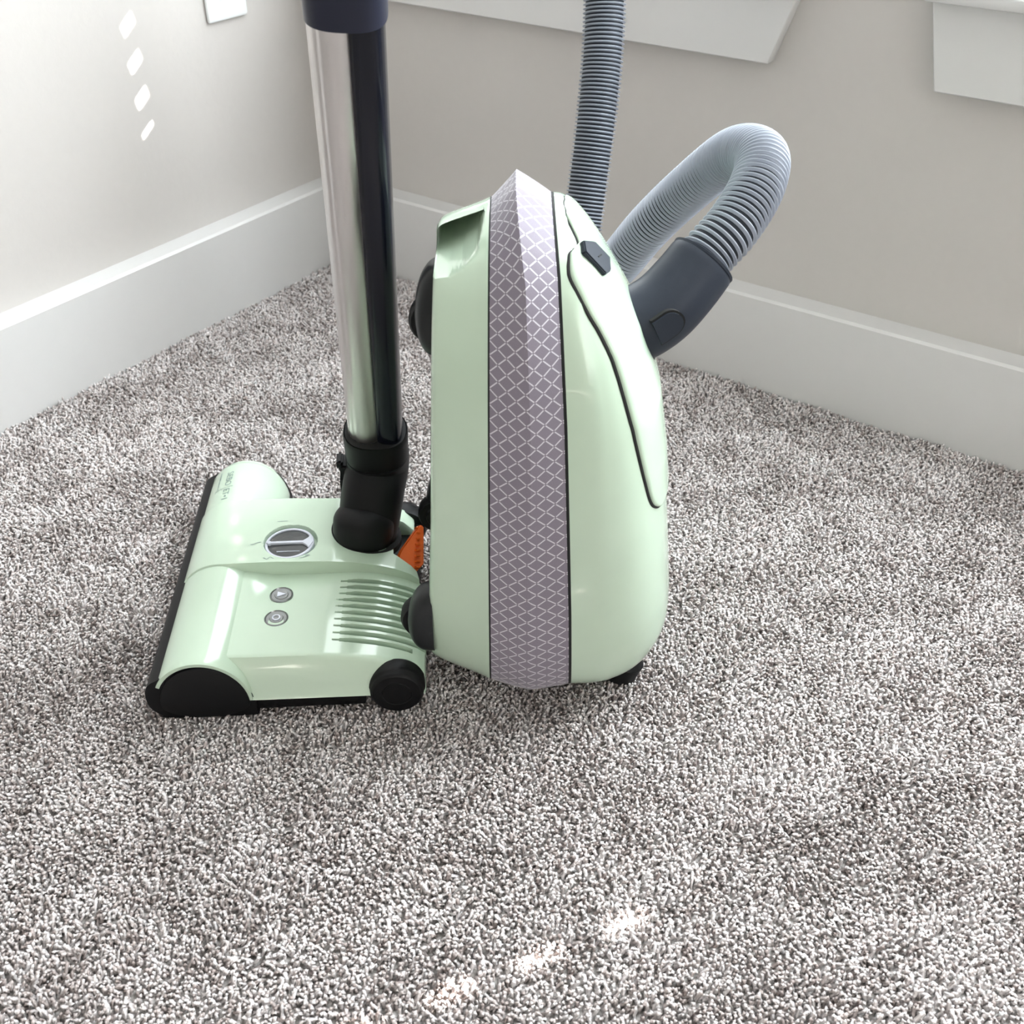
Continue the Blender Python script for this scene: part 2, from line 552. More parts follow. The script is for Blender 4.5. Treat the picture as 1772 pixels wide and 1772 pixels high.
# ------------------------------------------------------------------ carpet pile
def carpet(n_per_m2):
    # area of pile around the picture, in room x, y
    X0, X1, Y0, Y1 = BT, 1.62, -1.32, -BT
    pitch = 1.0 / math.sqrt(n_per_m2)
    gx, gy = np.meshgrid(np.arange(X0, X1, pitch), np.arange(Y0, Y1, pitch))
    x = gx.ravel() + rng.uniform(-0.6, 0.6, gx.size) * pitch
    y = gy.ravel() + rng.uniform(-0.6, 0.6, gx.size) * pitch
    # distances right/ahead of the photographer: keep the floor that a step aside could still see
    dx, dy = x - CAM.x, y - CAM.y
    u = dx * cy_ + dy * sy_
    v = -dx * sy_ + dy * cy_
    keep = (x > X0) & (x < X1) & (y < Y1) & (v > 0.22) & (np.abs(u) < 0.24 + 0.62 * v)
    x, y = x[keep], y[keep]
    n = len(x)

    def field(seed, wl, k=7):
        r = np.random.default_rng(seed)
        s = np.zeros(n)
        for _ in range(k):
            a = r.uniform(0, 2 * math.pi)
            f = 2 * math.pi / (wl * r.uniform(0.6, 1.6))
            s += np.sin((x * math.cos(a) + y * math.sin(a)) * f + r.uniform(0, 6.28))
        return s / math.sqrt(k / 2)
    # yarn ends lean in patches that run together, with plenty of scatter
    ang = field(1, 0.22) * 0.7 + field(2, 0.05) * 0.7 + rng.normal(0, 1.5, n)
    lean = np.clip(0.40 + 0.08 * field(3, 0.14) + rng.normal(0, 0.22, n), 0.05, 0.9)
    hgt = 0.0075 * (1 + rng.normal(0, 0.16, n)) * (1 + 0.08 * field(4, 0.10))
    rad = 0.00168 * (1 + rng.normal(0, 0.15, n))
    dirx, diry = np.cos(ang), np.sin(ang)
    ring_h = np.array([0.0, 0.55, 0.92])
    ring_l = np.array([0.0, 0.35, 0.95])
    ring_r = np.array([0.9, 1.1, 1.05])
    V = np.zeros((n, 10, 3), np.float32)
    spin = rng.uniform(0, 6.28, n)
    for k in range(3):
        cxk = x + dirx * hgt * lean * ring_l[k]
        cyk = y + diry * hgt * lean * ring_l[k]
        czk = -0.0075 + hgt * ring_h[k] * np.cos(lean * 0.35)
        for q in range(3):
            t = spin + q * 2.0944 + k * 0.9
            V[:, k * 3 + q, 0] = cxk + np.cos(t) * rad * ring_r[k]
            V[:, k * 3 + q, 1] = cyk + np.sin(t) * rad * ring_r[k]
            V[:, k * 3 + q, 2] = czk
    V[:, 9, 0] = x + dirx * hgt * lean * 1.12
    V[:, 9, 1] = y + diry * hgt * lean * 1.12
    V[:, 9, 2] = -0.0075 + hgt * np.cos(lean * 0.35) * 1.08
    F = []
    for k in range(2):
        for q in range(3):
            a, b = k * 3 + q, k * 3 + (q + 1) % 3
            F += [(a, b, b + 3), (a, b + 3, a + 3)]
    for q in range(3):
        F.append((6 + q, 6 + (q + 1) % 3, 9))
    F = np.array(F, np.int32)
    nf = len(F)
    faces = (F[None] + (np.arange(n, dtype=np.int32) * 10)[:, None, None]).reshape(-1)
    me = bpy.data.meshes.new('carpet_pile')
    me.vertices.add(n * 10)
    me.vertices.foreach_set('co', V.reshape(-1))
    me.loops.add(n * nf * 3)
    me.loops.foreach_set('vertex_index', faces)
    me.polygons.add(n * nf)
    me.polygons.foreach_set('loop_start', np.arange(0, n * nf * 3, 3, dtype=np.int32))
    me.polygons.foreach_set('use_smooth', np.ones(n * nf, bool))
    me.update(calc_edges=True)
    # heathered yarn: pale, taupe and dark ends
    pal = np.array([(0.80, 0.755, 0.745), (0.715, 0.655, 0.640), (0.575, 0.508, 0.488), (0.41, 0.350, 0.332)])
    k = rng.choice(4, n, p=[0.42, 0.33, 0.16, 0.09])
    tone = np.clip(field(5, 0.16) * 0.6 + field(6, 0.045) * 0.6, -1.6, 1.6)
    k = np.where((tone < -0.5) & (rng.random(n) < 0.45), np.minimum(k + 1, 3), k)
    k = np.where((tone > 0.5) & (rng.random(n) < 0.5), np.maximum(k - 1, 0), k)
    c = pal[k] * (1 + rng.normal(0, 0.07, (n, 1))) * (1 + 0.07 * tone[:, None])
    at_ = me.attributes.new('yarn', 'FLOAT_COLOR', 'POINT')
    cc = np.ones((n, 10, 4), np.float32)
    cc[:, :, :3] = np.clip(c, 0.02, 0.95)[:, None, :]
    at_.data.foreach_set('color', cc.reshape(-1))
    me.materials.append(M['yarn'])
    o = bpy.data.objects.new('carpet_pile', me)
    COL.objects.link(o)
    o.parent = fl
    o['kind'] = 'stuff'
    o['label'] = 'heathered taupe and grey twist-pile carpet'
    return n


N_YARN = carpet(116000)

# ------------------------------------------------------------------ canister vacuum standing on its end
#GEO-BEGIN
# local frame of the canister: a = across its depth (underside at -a, lid at +a), b = across its width, z = along its length (upright)
HALF = [(0.0, 0.0), (0.045, 0.002), (0.082, 0.013), (0.106, 0.040), (0.118, 0.09), (0.121, 0.15), (0.118, 0.22), (0.111, 0.29), (0.099, 0.35), (0.080, 0.400), (0.052, 0.432), (0.022, 0.4455), (0.0, 0.447)]
BODY_UV = (0.0, 0.757)


def body_outline(n=640):
    pts = HALF + [(-b, z) for b, z in HALF[-2:0:-1]]
    P = catmull(pts, 24, True)
    P = np.vstack([P, P[:1]])
    Q, L = resample(P, n + 1)
    return Q[:-1], L


OUT, OUT_L = body_outline()
ZS0, ZS1 = 0.105, 0.350


def spine(z):
    return np.clip(z, ZS0, ZS1)


def ring_pts(r):
    """the outline drawn in towards the spine; r may vary along the outline"""
    S = np.stack([np.zeros(len(OUT)), spine(OUT[:, 1])], 1)
    r = np.broadcast_to(np.asarray(r, float), (len(OUT),))
    return S + (OUT - S) * r[:, None]


def lerp_tab(tab):
    xs, ys = zip(*tab)
    return lambda z: np.interp(z, xs, ys)


A_L = lerp_tab([(0, -0.0178), (0.45, -0.0165)])                                  # left edge of the bumper band
A_M = lerp_tab([(0, 0.0172), (0.30, 0.0130), (0.40, 0.0085), (0.45, 0.0010)])                     # ridge
A_R = lerp_tab([(0, 0.0520), (0.13, 0.0465), (0.30, 0.0378), (0.40, 0.0310), (0.45, 0.0255)])   # right edge
A_U = lerp_tab([(0, -0.0755), (0.2, -0.0645), (0.45, -0.0550)])                   # underside
T_UP = lerp_tab([(0, 0.147), (0.065, 0.145), (0.17, 0.133), (0.24, 0.124), (0.29, 0.115), (0.316, 0.106), (0.344, 0.095), (0.376, 0.078), (0.40, 0.066), (0.42, 0.056), (0.455, 0.038)])
R_L = lerp_tab([(0, 0.925), (0.2, 0.92), (0.33, 0.90), (0.42, 0.84), (0.447, 0.785)])
R_R = lerp_tab([(0, 0.955), (0.2, 0.95), (0.33, 0.92), (0.42, 0.87), (0.447, 0.825)])
N_UP = 2.55


def gauge(b, z):
    """r of a point in the width/length plane (1 on the outline), and the length at which its ray meets the outline"""
    b, z = np.asarray(b, float), np.asarray(z, float)
    o = OUT[OUT[:, 0] >= 0]
    o = o[np.argsort(o[:, 1])]
    mid = (z >= ZS0) & (z <= ZS1)
    W = np.interp(z, o[:, 1], o[:, 0])
    r = np.where(mid, np.abs(b) / np.maximum(W, 1e-4), 0)
    zo = z.copy()
    for lo, zs in ((True, ZS0), (False, ZS1)):
        m_ = (z < ZS0) if lo else (z > ZS1)
        oo = o[o[:, 1] <= ZS0] if lo else o[o[:, 1] >= ZS1]
        an = np.arctan2(np.abs(oo[:, 1] - zs), oo[:, 0])
        rr = np.hypot(oo[:, 0], oo[:, 1] - zs)
        k = np.argsort(an)
        a_ = np.arctan2(np.abs(z - zs), np.abs(b))
        R = np.interp(a_, an[k], rr[k])
        q = np.hypot(b, z - zs) / R
        r = np.where(m_, q, r)
        zo = np.where(m_, zs + (z - zs) / np.maximum(q, 1e-3), zo)
    return r, zo


def upper(b, z):
    """height of the lid-side shell over the width/length plane"""
    g, zo = gauge(b, z)
    r = np.clip(g / R_R(zo), 0, 1)
    return A_R(z) + (T_UP(z) - A_R(z)) * (1 - r ** N_UP) ** (1 / N_UP)
#GEO-END


vac = tag(empty('canister_vacuum', world(*BODY_UV), YAW), 'mint green canister vacuum standing upright on its end, lilac patterned bumper band around it', 'vacuum')
NT = len(OUT)
RL, RR = R_L(OUT[:, 1]), R_R(OUT[:, 1])


def loop(r, a):
    P = ring_pts(r)
    aa = a(P[:, 1]) if callable(a) else np.full(NT, a)
    return np.stack([aa, P[:, 0], P[:, 1]], 1)


# bumper band: two facets meeting in a ridge, uv in metres
prof = []
for k in range(7):
    t = k / 6
    prof.append((RL + (1 - RL) * t + 0.006 * math.sin(math.pi * t), lambda z, t=t: A_L(z) * (1 - t) + A_M(z) * t))
for k in range(1, 7):
    t = k / 6
    prof.append((1 - (1 - RR) * t + 0.004 * math.sin(math.pi * t), lambda z, t=t: A_M(z) * (1 - t) + A_R(z) * t))
V = np.vstack([loop(r, a) for r, a in prof])
me = bpy.data.meshes.new('bumper_band')
faces = grid_faces(len(prof), NT, close_c=True)
me.from_pydata([tuple(v) for v in V.tolist()], [], faces)
uvl = me.uv_layers.new(name='UVMap')
perim = np.linspace(0, OUT_L, NT + 1)
acr = np.cumsum([0] + [np.linalg.norm(V[(i + 1) * NT + NT // 4] - V[i * NT + NT // 4]) for i in range(len(prof) - 1)])
lay = []
for i in range(len(prof) - 1):
    for j in range(NT):
        lay += [(acr[i], perim[j]), (acr[i], perim[j + 1]), (acr[i + 1], perim[j + 1]), (acr[i + 1], perim[j])]
# scale the run around the perimeter to a whole number of lattice cells
cells = round(OUT_L / 0.0120)
uvl.data.foreach_set('uv', np.array([(a, p * cells * 0.0120 / OUT_L) for a, p in lay], np.float32).ravel())
bm = bmesh.new(); bm.from_mesh(me); bmesh.ops.recalc_face_normals(bm, faces=bm.faces); bm.to_mesh(me); bm.free()
tag(link('bumper_band', me, M['fabric'], vac, True, 16.0), 'lilac grey fabric bumper band with a lattice of pale broken lines')

# dark seams on both sides of the band
for nm, r, a, s in (('seam', RL, A_L, -1), ('seam', RR, A_R, 1)):
    V = np.vstack([loop(r + 0.002, lambda z: a(z) - s * 0.0004), loop(r - 0.012, lambda z: a(z)), loop(r - 0.010, lambda z: a(z) + s * (0.0022 if s > 0 else 0.0012)), loop(r + 0.001, lambda z: a(z) + s * (0.0019 if s > 0 else 0.0009))])
    mesh(nm, V, grid_faces(4, NT, close_c=True, close_r=True), M['seam'], vac)

# underside shell with the hand-hold scooped out of its upper end
rows = []
SH = [(0.0, 1.0), (0.02, 0.998), (0.2, 0.958), (0.4, 0.922), (0.6, 0.886), (0.75, 0.858), (0.85, 0.836), (0.92, 0.816), (0.97, 0.790), (1.0, 0.75)]
ss = np.r_[0, 0.02, np.linspace(0.06, 0.92, 30), 0.945, 0.97, 0.985, 1.0]
rr_ = np.interp(ss, [q[0] for q in SH], [q[1] for q in SH])
for s, r in zip(ss, rr_):
    rows.append(loop(RL * r, lambda z, s=s: (A_L(z) - 0.0008) * (1 - s) + A_U(z) * s))
for r in (0.6, 0.45, 0.3, 0.15, 0.0):
    rows.append(loop(r, A_U))
V = np.vstack(rows)
# the scoop: floor height depends on depth; inner wall near the band
a_, b_, z_ = V[:, 0].copy(), V[:, 1].copy(), V[:, 2].copy()
zf = np.interp(a_, [-0.075, -0.056, -0.046, -0.036, -0.026, -0.0210, -0.0190], [0.390, 0.392, 0.395, 0.401, 0.410, 0.424, 0.470])
msk = smoothstep(0.0, 0.0030, z_ - zf) * (b_ < -0.001)
room = np.maximum(-2 * b_ - 0.0025, 0)
V[:, 1] = b_ + msk * room
mesh('underside_shell', V, grid_faces(len(rows), NT, close_c=True), M['mint'], vac, sharp=40)

# lid-side shell
rs = np.r_[1.0, 0.998, 0.994, 0.988, np.linspace(0.975, 0.5, 34), 0.4, 0.3, 0.2, 0.1, 0.0]
rows = []
for q in rs:
    P = ring_pts(q * RR)
    a = A_R(P[:, 1]) + 0.0016 * (q > 0.97) + (T_UP(P[:, 1]) - A_R(P[:, 1])) * (1 - q ** N_UP) ** (1 / N_UP)
    rows.append(np.stack([a, P[:, 0], P[:, 1]], 1))
mesh('upper_shell', np.vstack(rows), grid_faces(len(rows), NT, close_c=True), M['mint'], vac, sharp=50)

#LID-BEGIN
# half width of the lid against height, near side traced from the seam
LID = [(0.2055, 0.050), (0.2065, 0.066), (0.2110, 0.0755), (0.2213, 0.0825), (0.245, 0.0862), (0.2825, 0.0875), (0.311, 0.0855), (0.340, 0.0815), (0.365, 0.0768), (0.3775, 0.0745), (0.391, 0.0700), (0.4024, 0.0635), (0.4125, 0.0520), (0.4135, 0.0405), (0.421, 0.0295), (0.4265, 0.018), (0.428, 0.004)]
LID = catmull(LID, 5).tolist()
#LID-END


def shell_normals(b, z):
    h = 1e-3
    fb = (upper(b + h, z) - upper(b - h, z)) / (2 * h)
    fz = (upper(b, z + h) - upper(b, z - h)) / (2 * h)
    n = np.stack([np.ones_like(b), -fb, -fz], 1)
    return n / np.linalg.norm(n, axis=1)[:, None]


def lid_patch(name, tab, material, off, drop=0.0015, nc=30, nr=110):
    tb = np.array(tab)
    z0, z1 = tb[0, 0], tb[-1, 0]
    zz = np.concatenate([np.linspace(z0, z0 + 0.012, 14)[:-1], np.linspace(z0 + 0.012, z1, nr)])
    hw = np.interp(zz, tb[:, 0], tb[:, 1])
    e = np.r_[-1.0, -0.992, -0.98, -0.96, np.linspace(-0.93, 0.93, nc), 0.96, 0.98, 0.992, 1.0]
    eo = np.r_[-drop, off * 0.55, off * 0.88, off, np.full(nc, off), off, off * 0.88, off * 0.55, -drop]
    V = []
    for i, z in enumerate(zz):
        b = hw[i] * e
        zv = np.full_like(b, z)
        endf = min(1.0, max(0.0, min(z - z0, z1 - z) / 0.002))
        o_ = -drop + (eo + drop) * endf
        V.append(np.stack([upper(b, zv), b, zv], 1) + shell_normals(b, zv) * o_[:, None])
    return mesh(name, np.vstack(V), grid_faces(len(zz), len(e)), material, vac, sharp=60)


tb = np.array(LID)
bp_ = np.vstack([np.stack([-tb[:, 1], tb[:, 0]], 1), np.stack([tb[::-1, 1], tb[::-1, 0]], 1)])
bp_ = np.vstack([bp_, bp_[:1]])
bp_, _ = resample(bp_, 340)
bp_ = bp_[:-1]
P3 = np.stack([upper(bp_[:, 0], bp_[:, 1]), bp_[:, 0], bp_[:, 1]], 1)
N3 = shell_normals(bp_[:, 0], bp_[:, 1])
T3 = np.roll(P3, -1, 0) - np.roll(P3, 1, 0)
T3 /= np.linalg.norm(T3, axis=1)[:, None]
S3 = np.cross(T3, N3)
gw = np.interp(bp_[:, 1], [0.20, 0.22, 0.36, 0.41, 0.43], [0.0010, 0.0019, 0.0019, 0.0014, 0.0011])
V = np.stack([P3 + S3 * (gw * math.cos(t))[:, None] + N3 * (0.0009 * math.sin(t)) for t in np.linspace(0, 2 * math.pi, 10, endpoint=False)], 1).reshape(-1, 3)
mesh('lid_gap', V, grid_faces(len(P3), 10, close_c=True, close_r=True), M['seam'], vac)
lid_patch('lid', LID, M['mint'], 0.0024)


def on_shell(b, z, off=0.0):
    """point and outward normal on the lid-side shell"""
    h = 1e-3
    f = lambda bb, zz: float(upper(np.array([bb]), np.array([zz]))[0])
    a = f(b, z)
    n = Vector((1.0, -(f(b + h, z) - f(b - h, z)) / (2 * h), -(f(b, z + h) - f(b, z - h)) / (2 * h))).normalized()
    return Vector((a, b, z)) + n * off, n


# dark release latch beside the lid
LT = [(-0.0395, 0.4145), (-0.0260, 0.4080), (-0.0225, 0.3935), (-0.0355, 0.3895), (-0.0455, 0.3915), (-0.0490, 0.4095)]
bm = bmesh.new()
lc = [on_shell(b, z) for b, z in LT]
n = sum((q[1] for q in lc), Vector()).normalized()
cen = sum((q[0] for q in lc), Vector()) / len(lc)
flat = [q[0] - n * (q[0] - cen).dot(n) for q in lc]
lo_ = [bm.verts.new(q - n * 0.008) for q in flat]
hi_ = [bm.verts.new(q + n * 0.0065) for q in flat]
bm.faces.new(hi_)
bm.faces.new(lo_[::-1])
for i in range(len(LT)):
    j = (i + 1) % len(LT)
    bm.faces.new((lo_[i], lo_[j], hi_[j], hi_[i]))
bmesh.ops.recalc_face_normals(bm, faces=bm.faces)
bmesh.ops.bevel(bm, geom=list(bm.edges), offset=0.0009, segments=2, affect='EDGES')
me = bpy.data.meshes.new('lid_latch'); bm.to_mesh(me); bm.free()
lt = tag(link('lid_latch', me, M['slate'], vac), 'dark grey lid release latch')
tz = (Vector((0, 0, 1)) - n * n.z).normalized()
tb_ = tz.cross(n)
q0 = cen + n * 0.0066
V = [q0 + tb_ * x + tz * y + n * h for h in (-0.0005, 0.0003) for x, y in ((-0.003, 0.0008), (0.004, -0.0006), (0.004, -0.0016), (-0.003, -0.0002))]
mesh('latch_mark', V, [(0, 1, 2, 3), (4, 5, 6, 7), (0, 1, 5, 4), (1, 2, 6, 5), (2, 3, 7, 6), (3, 0, 4, 7)], M['seam'], lt, False)

# rubber foot under the lid side
for bb in (-0.05, 0.05):
    lathe('rubber_foot', [(0.0, -0.010), (0.014, -0.010), (0.018, -0.006), (0.019, 0.012), (0.012, 0.02)], M['black'], vac, (0.100, bb, 0.008), (0.35, 0, 1), 28)


def caster(bc, zc, r, bulge, wide, tilt=0.0, hub=True):
    """wheel sunk in the underside, with a rounded guard over it"""
    au = float(A_U(np.array([zc]))[0])
    V, nu, nv = [], 22, 28
    for i in range(nu + 1):
        th = math.pi * i / nu                      # along width
        for j in range(nv + 1):
            ph = math.pi * j / nv - math.pi / 2     # top to bottom
            w = math.copysign(abs(math.cos(th)) ** 0.6, math.cos(th))
            sw = max(0.0, 1 - abs(w) ** 3.2) ** (1 / 3.2)
            V.append((au + 0.004 - (bulge + 0.004) * sw * math.cos(ph) ** 0.8, bc - wide * w, zc + r * sw * math.sin(ph) + tilt * r * math.cos(ph)))
    return mesh('wheel_guard', V, grid_faces(nu + 1, nv + 1), M['wheel'], vac)


def wheel(bc, zc, ac, r, w):
    pr = [(0.0, -w / 2 - 0.002), (r * 0.55, -w / 2 - 0.002), (r * 0.62, -w / 2), (r * 0.9, -w / 2), (r, -w / 2 + 0.004), (r, w / 2 - 0.004), (r * 0.9, w / 2), (r * 0.55, w / 2), (0, w / 2)]
    return lathe('caster_wheel', pr, M['black'], vac, (ac, bc, zc), (0, 1, 0), 36)


caster(-0.012, 0.352, 0.038, 0.016, 0.020, tilt=-0.15)
wheel(0.004, 0.334, -0.060, 0.0215, 0.016)
caster(-0.074, 0.092, 0.034, 0.0185, 0.017, tilt=-0.12)
wheel(-0.066, 0.084, -0.073, 0.023, 0.016)
caster(0.084, 0.100, 0.034, 0.0135, 0.017, tilt=-0.12)
wheel(0.076, 0.090, -0.071, 0.020, 0.016)

# ------------------------------------------------------------------ hose with swivel cuff
hose = tag(empty('vacuum_hose', world(*BODY_UV), YAW), 'ribbed grey suction hose looping out of the canister behind its dark cuff', 'hose')
HV = np.array(BODY_UV + (0.0,))
HP = np.array([(0.132, 0.772, 0.357), (0.150, 0.786, 0.376), (0.172, 0.803, 0.395), (0.192, 0.832, 0.415), (0.200, 0.870, 0.425), (0.187, 0.915, 0.412),
               (0.158, 0.952, 0.368), (0.128, 0.976, 0.322), (0.102, 1.000, 0.272), (0.084, 1.032, 0.236), (0.074, 1.072, 0.226), (0.073, 1.103, 0.256),
               (0.079, 1.125, 0.310), (0.086, 1.147, 0.370), (0.091, 1.172, 0.432), (0.091, 1.195, 0.500), (0.084, 1.205, 0.590), (0.055, 1.19, 0.72), (0.0, 1.10, 0.85), (-0.06, 0.95, 0.90), (-0.095, 0.80, 0.86), (-0.104, 0.728, 0.78), (-0.104, 0.712, 0.70)]) - HV
HP = catmull(HP, 30)
HP, HL = resample(HP, 2600)
per = 8
sl = np.linspace(0, HL, len(HP))
pitch = np.interp(sl, [0, 0.06, 0.12, 0.2, HL], [0.0056, 0.0052, 0.0044, 0.0041, 0.0041])
phase = np.r_[0, np.cumsum(np.diff(sl) / (0.5 * (pitch[1:] + pitch[:-1])))]
nrib = int(phase[-1])
want = np.arange(nrib * per + 1) / per
HP = np.stack([np.interp(want, phase, HP[:, k]) for k in range(3)], 1)
T, N, B = frames(HP, (0, 0, 1))
shape = np.array([0.0, 0.0, 0.72, 1.0, 0.72, 0.0, 0.0, 0.0])
RH = 0.0222
rad = RH - 0.0027 * (1 - shape[np.arange(len(HP)) % per])
nc = 38
ang = np.linspace(0, 2 * math.pi, nc, endpoint=False)
V = (HP[:, None, :] + rad[:, None, None] * (np.cos(ang)[None, :, None] * N[:, None, :] + np.sin(ang)[None, :, None] * B[:, None, :])).reshape(-1, 3)
me = bpy.data.meshes.new('hose')
me.from_pydata(V.tolist(), [], grid_faces(len(HP), nc, close_c=True))
o = link('hose', me, [M['hose'], M['hose_gap']], hose, True, None)
pi = np.repeat(np.arange(len(HP) - 1) % per, nc)
me.polygons.foreach_set('material_index', np.isin(pi, [0, 5, 6, 7]).astype(np.int32))

# cuff: elbow leaving the lid and opening towards the hose
CP = np.array([(0.066, 0.752, 0.329), (0.084, 0.753, 0.331), (0.100, 0.756, 0.335), (0.117, 0.763, 0.344), (0.134, 0.7745, 0.3585), (0.1475, 0.7850, 0.3725)]) - HV
CP, _ = resample(catmull(CP, 10), 30)
def cuff_sec(i, t):
    r = 0.0312 - 0.0036 * t
    if t > 0.985: r -= 0.0008
    return ellipse(r, r * 0.98, 44)
cuff = tag(sweep('cuff', CP, (0, 0, 1), cuff_sec, M['slate'], hose, 44, cap=False), 'dark slate swivel cuff plugged into the lid')
T, N, B = frames(CP, (0, 0, 1))
e = len(CP) - 1
lathe('cuff_lip', [(0.0272, -0.0015), (0.0275, 0.0006), (0.0262, 0.0012), (0.0246, 0.0006), (0.0242, -0.010), (0.0212, -0.011)], M['slate'], cuff, Vector(CP[e]), Vector(T[e]), 44)
# collar plate on the lid and the half-moon release button on the cuff
lathe('cuff_collar', [(0.0285, -0.012), (0.0330, -0.004), (0.0330, 0.0010), (0.0300, 0.0025)], M['black'], cuff, Vector(CP[9]), Vector((0.88, -0.02, 0.42)), 44)
ci = 13
e_t = Vector(T[ci]); e_n = Vector((0.12, -1.0, -0.05)); e_n = (e_n - e_t * e_n.dot(e_t)).normalized(); e_p = e_t.cross(e_n)
def d_plate(name, sc, h, mt):
    sh = [(-0.012, -0.0105), (0.000, -0.0105)] + [(0.0105 * math.cos(t), 0.0105 * math.sin(t)) for t in np.linspace(-1.4, 1.4, 13)] + [(0.000, 0.0105), (-0.012, 0.0105)]
    c = Vector(CP[ci]) - e_p * 0.003
    V = []
    for hh in (0.018, h):
        for x, y in sh:
            yy = y * sc
            V.append(c + e_t * (x if x < -0.011 else x * sc) + e_p * yy + e_n * (hh if hh < 0.02 else hh - (0.0285 - math.sqrt(0.0285 ** 2 - yy * yy))))
    n_ = len(sh)
    return mesh(name, V, [tuple(range(n_))[::-1], tuple(range(n_, 2 * n_))] + [(i, (i + 1) % n_, n_ + (i + 1) % n_, n_ + i) for i in range(n_)], mt, cuff, sharp=50)
d_plate('button_gap', 1.14, 0.0311, M['seam'])
d_plate('release_button', 0.96, 0.0320, M['slate'])

# ------------------------------------------------------------------ power head
HT = YAW + math.radians(3.5)
H0 = (-0.3135, 0.6460)
head = tag(empty('power_head', world(H0[0], H0[1]), HT), 'mint green powered floor head with black base, dial and side vents', 'vacuum head')
HW = 0.312


def dome_z(x):
    return 0.018 + 0.0485 * np.sqrt(np.clip(1 - ((x - 0.045) / 0.0435) ** 2, 0, 1))


# front cover: rounded hood over the brush roller
sec = [(x, z) for x, z in [(0.045 - 0.0435 * math.cos(t), 0.018 + 0.0485 * math.sin(t)) for t in np.linspace(math.radians(27), math.radians(178), 40)]]
V, ys = [], [0.0, 0.0012, 0.004] + list(np.linspace(0.01, HW - 0.012, 14)) + [HW - 0.006, HW - 0.002, HW]
for y in ys:
    k = 0.0
    if y < 0.004: k = (0.004 - y) / 0.004 * 0.0010
    if y > HW - 0.012: k = ((y - HW + 0.012) / 0.012) ** 2 * 0.006
    for x, z in sec:
        c = np.array([x - 0.045, z - 0.018]); l = np.linalg.norm(c)
        c *= (l - k) / l
        V.append((0.045 + c[0], y, 0.018 + c[1]))
ns = len(sec)
inner = []
for y in (0.0, HW):
    for x, z in sec:
        c = np.array([x - 0.045, z - 0.018]); l = np.linalg.norm(c); c *= (l - 0.0042) / l
        inner.append((0.045 + c[0], y, 0.018 + c[1]))
F = grid_faces(len(ys), ns)
off = len(V)
for j in range(ns - 1):
    F.append((j, j + 1, off + j + 1, off + j))
    a0 = (len(ys) - 1) * ns
    F.append((a0 + j, a0 + j + 1, off + ns + j + 1, off + ns + j))
    F.append((off + j, off + j + 1, off + ns + j + 1, off + ns + j))
mesh('front_cover', V + inner, F, M['mint'], head)

# black base: bumper nose, sole and end plates
nose = [(0.0455, 0.060), (0.028, 0.0575), (0.013, 0.049), (0.0015, 0.0420), (-0.0030, 0.034), (-0.0040, 0.023), (-0.0015, 0.012), (0.006, 0.004), (0.014, 0.0), (0.084, 0.0), (0.0885, 0.006), (0.089, 0.020), (0.080, 0.044), (0.064, 0.0565)]
nose = catmull(nose, 5, True)
prism('bumper_base', [tuple(p) for p in nose], 1, 0.0012, HW - 0.004, M['black'], head)
capo = [(0.0465 + 0.0385 * math.cos(t), 0.0175 + (0.0435 if math.sin(t) > 0 else 0.016) * math.sin(t)) for t in np.linspace(0, 2 * math.pi, 48, endpoint=False)]
prism('end_cap', capo, 1, -0.0012, 0.003, M['black'], head, bevel=0.0008)

# near rear cover with air vents
YB1 = 0.131
def deck(x):
    return np.interp(x, [0.03, 0.085, 0.12, 0.15, 0.175, 0.195, 0.210, 0.222, 0.232, 0.238], [0.060, 0.0585, 0.0585, 0.0575, 0.0550, 0.0510, 0.0465, 0.0415, 0.0355, 0.030])
vents = [0.034 + 0.0091 * k for k in range(10)]
ys = [0.0, 0.0015, 0.004, 0.007, 0.010, 0.0125, 0.0145, 0.0165, 0.019, 0.022, 0.026]
for yv in vents:
    ys += [yv - 0.0030, yv - 0.0026, yv - 0.0022, yv - 0.0012, yv, yv + 0.0012, yv + 0.0022, yv + 0.0026, yv + 0.0030]
ys += [0.1235, 0.127, YB1]
ys = sorted(set(round(y, 5) for y in ys))
xs = np.r_[np.linspace(0.058, 0.135, 20), np.linspace(0.138, 0.238, 48)]
X, Y = np.meshgrid(xs, ys, indexing='ij')
D = deck(X)
# near edge: rounded shoulder, then a wall that leans out to the hem
sh = np.clip((Y - 0.0005) / 0.0150, 0, 1)
Z = 0.0195 + (D - 0.0195) * np.where(sh < 1, 1 - (1 - sh) ** 1.35, 1)
# shallow dish beside the raised middle
Z -= 0.0050 * smoothstep(0.05, 0.124, Y) * smoothstep(0.07, 0.10, X) * (1 - smoothstep(0.12, 0.20, X))
# the vent grooves: pointed at the front, running out over the rear edge
for k, yv in enumerate(vents):
    xs0 = 0.158 + 0.0002 * k
    half = 0.00265 * smoothstep(xs0 - 0.002, xs0 + 0.016, X)
    inside = (np.abs(Y - yv) < half) & (X > xs0)
    if k == 0:
        inside &= X < 0.226
    Z -= np.where(inside, 0.0120 * smoothstep(xs0 - 0.001, xs0 + 0.004, X), 0)
# wheel arch cut in the near wall
arch = np.where(Y < 0.010, 0.0255 + 0.0 * X, 0)
V = np.stack([X, Y, Z], -1).reshape(-1, 3)
nr, ncx = len(xs), len(ys)
F = grid_faces(nr, ncx)
# skirt down to the sole along the rear edge
base = len(V)
rear = [(xs[-1] + 0.001, y, 0.022) for y in ys]
V = np.vstack([V, rear])
for j in range(ncx - 1):
    F.append(((nr - 1) * ncx + j, (nr - 1) * ncx + j + 1, base + j + 1, base + j))
mesh('vent_cover', V, F, M['mint'], head, sharp=33)
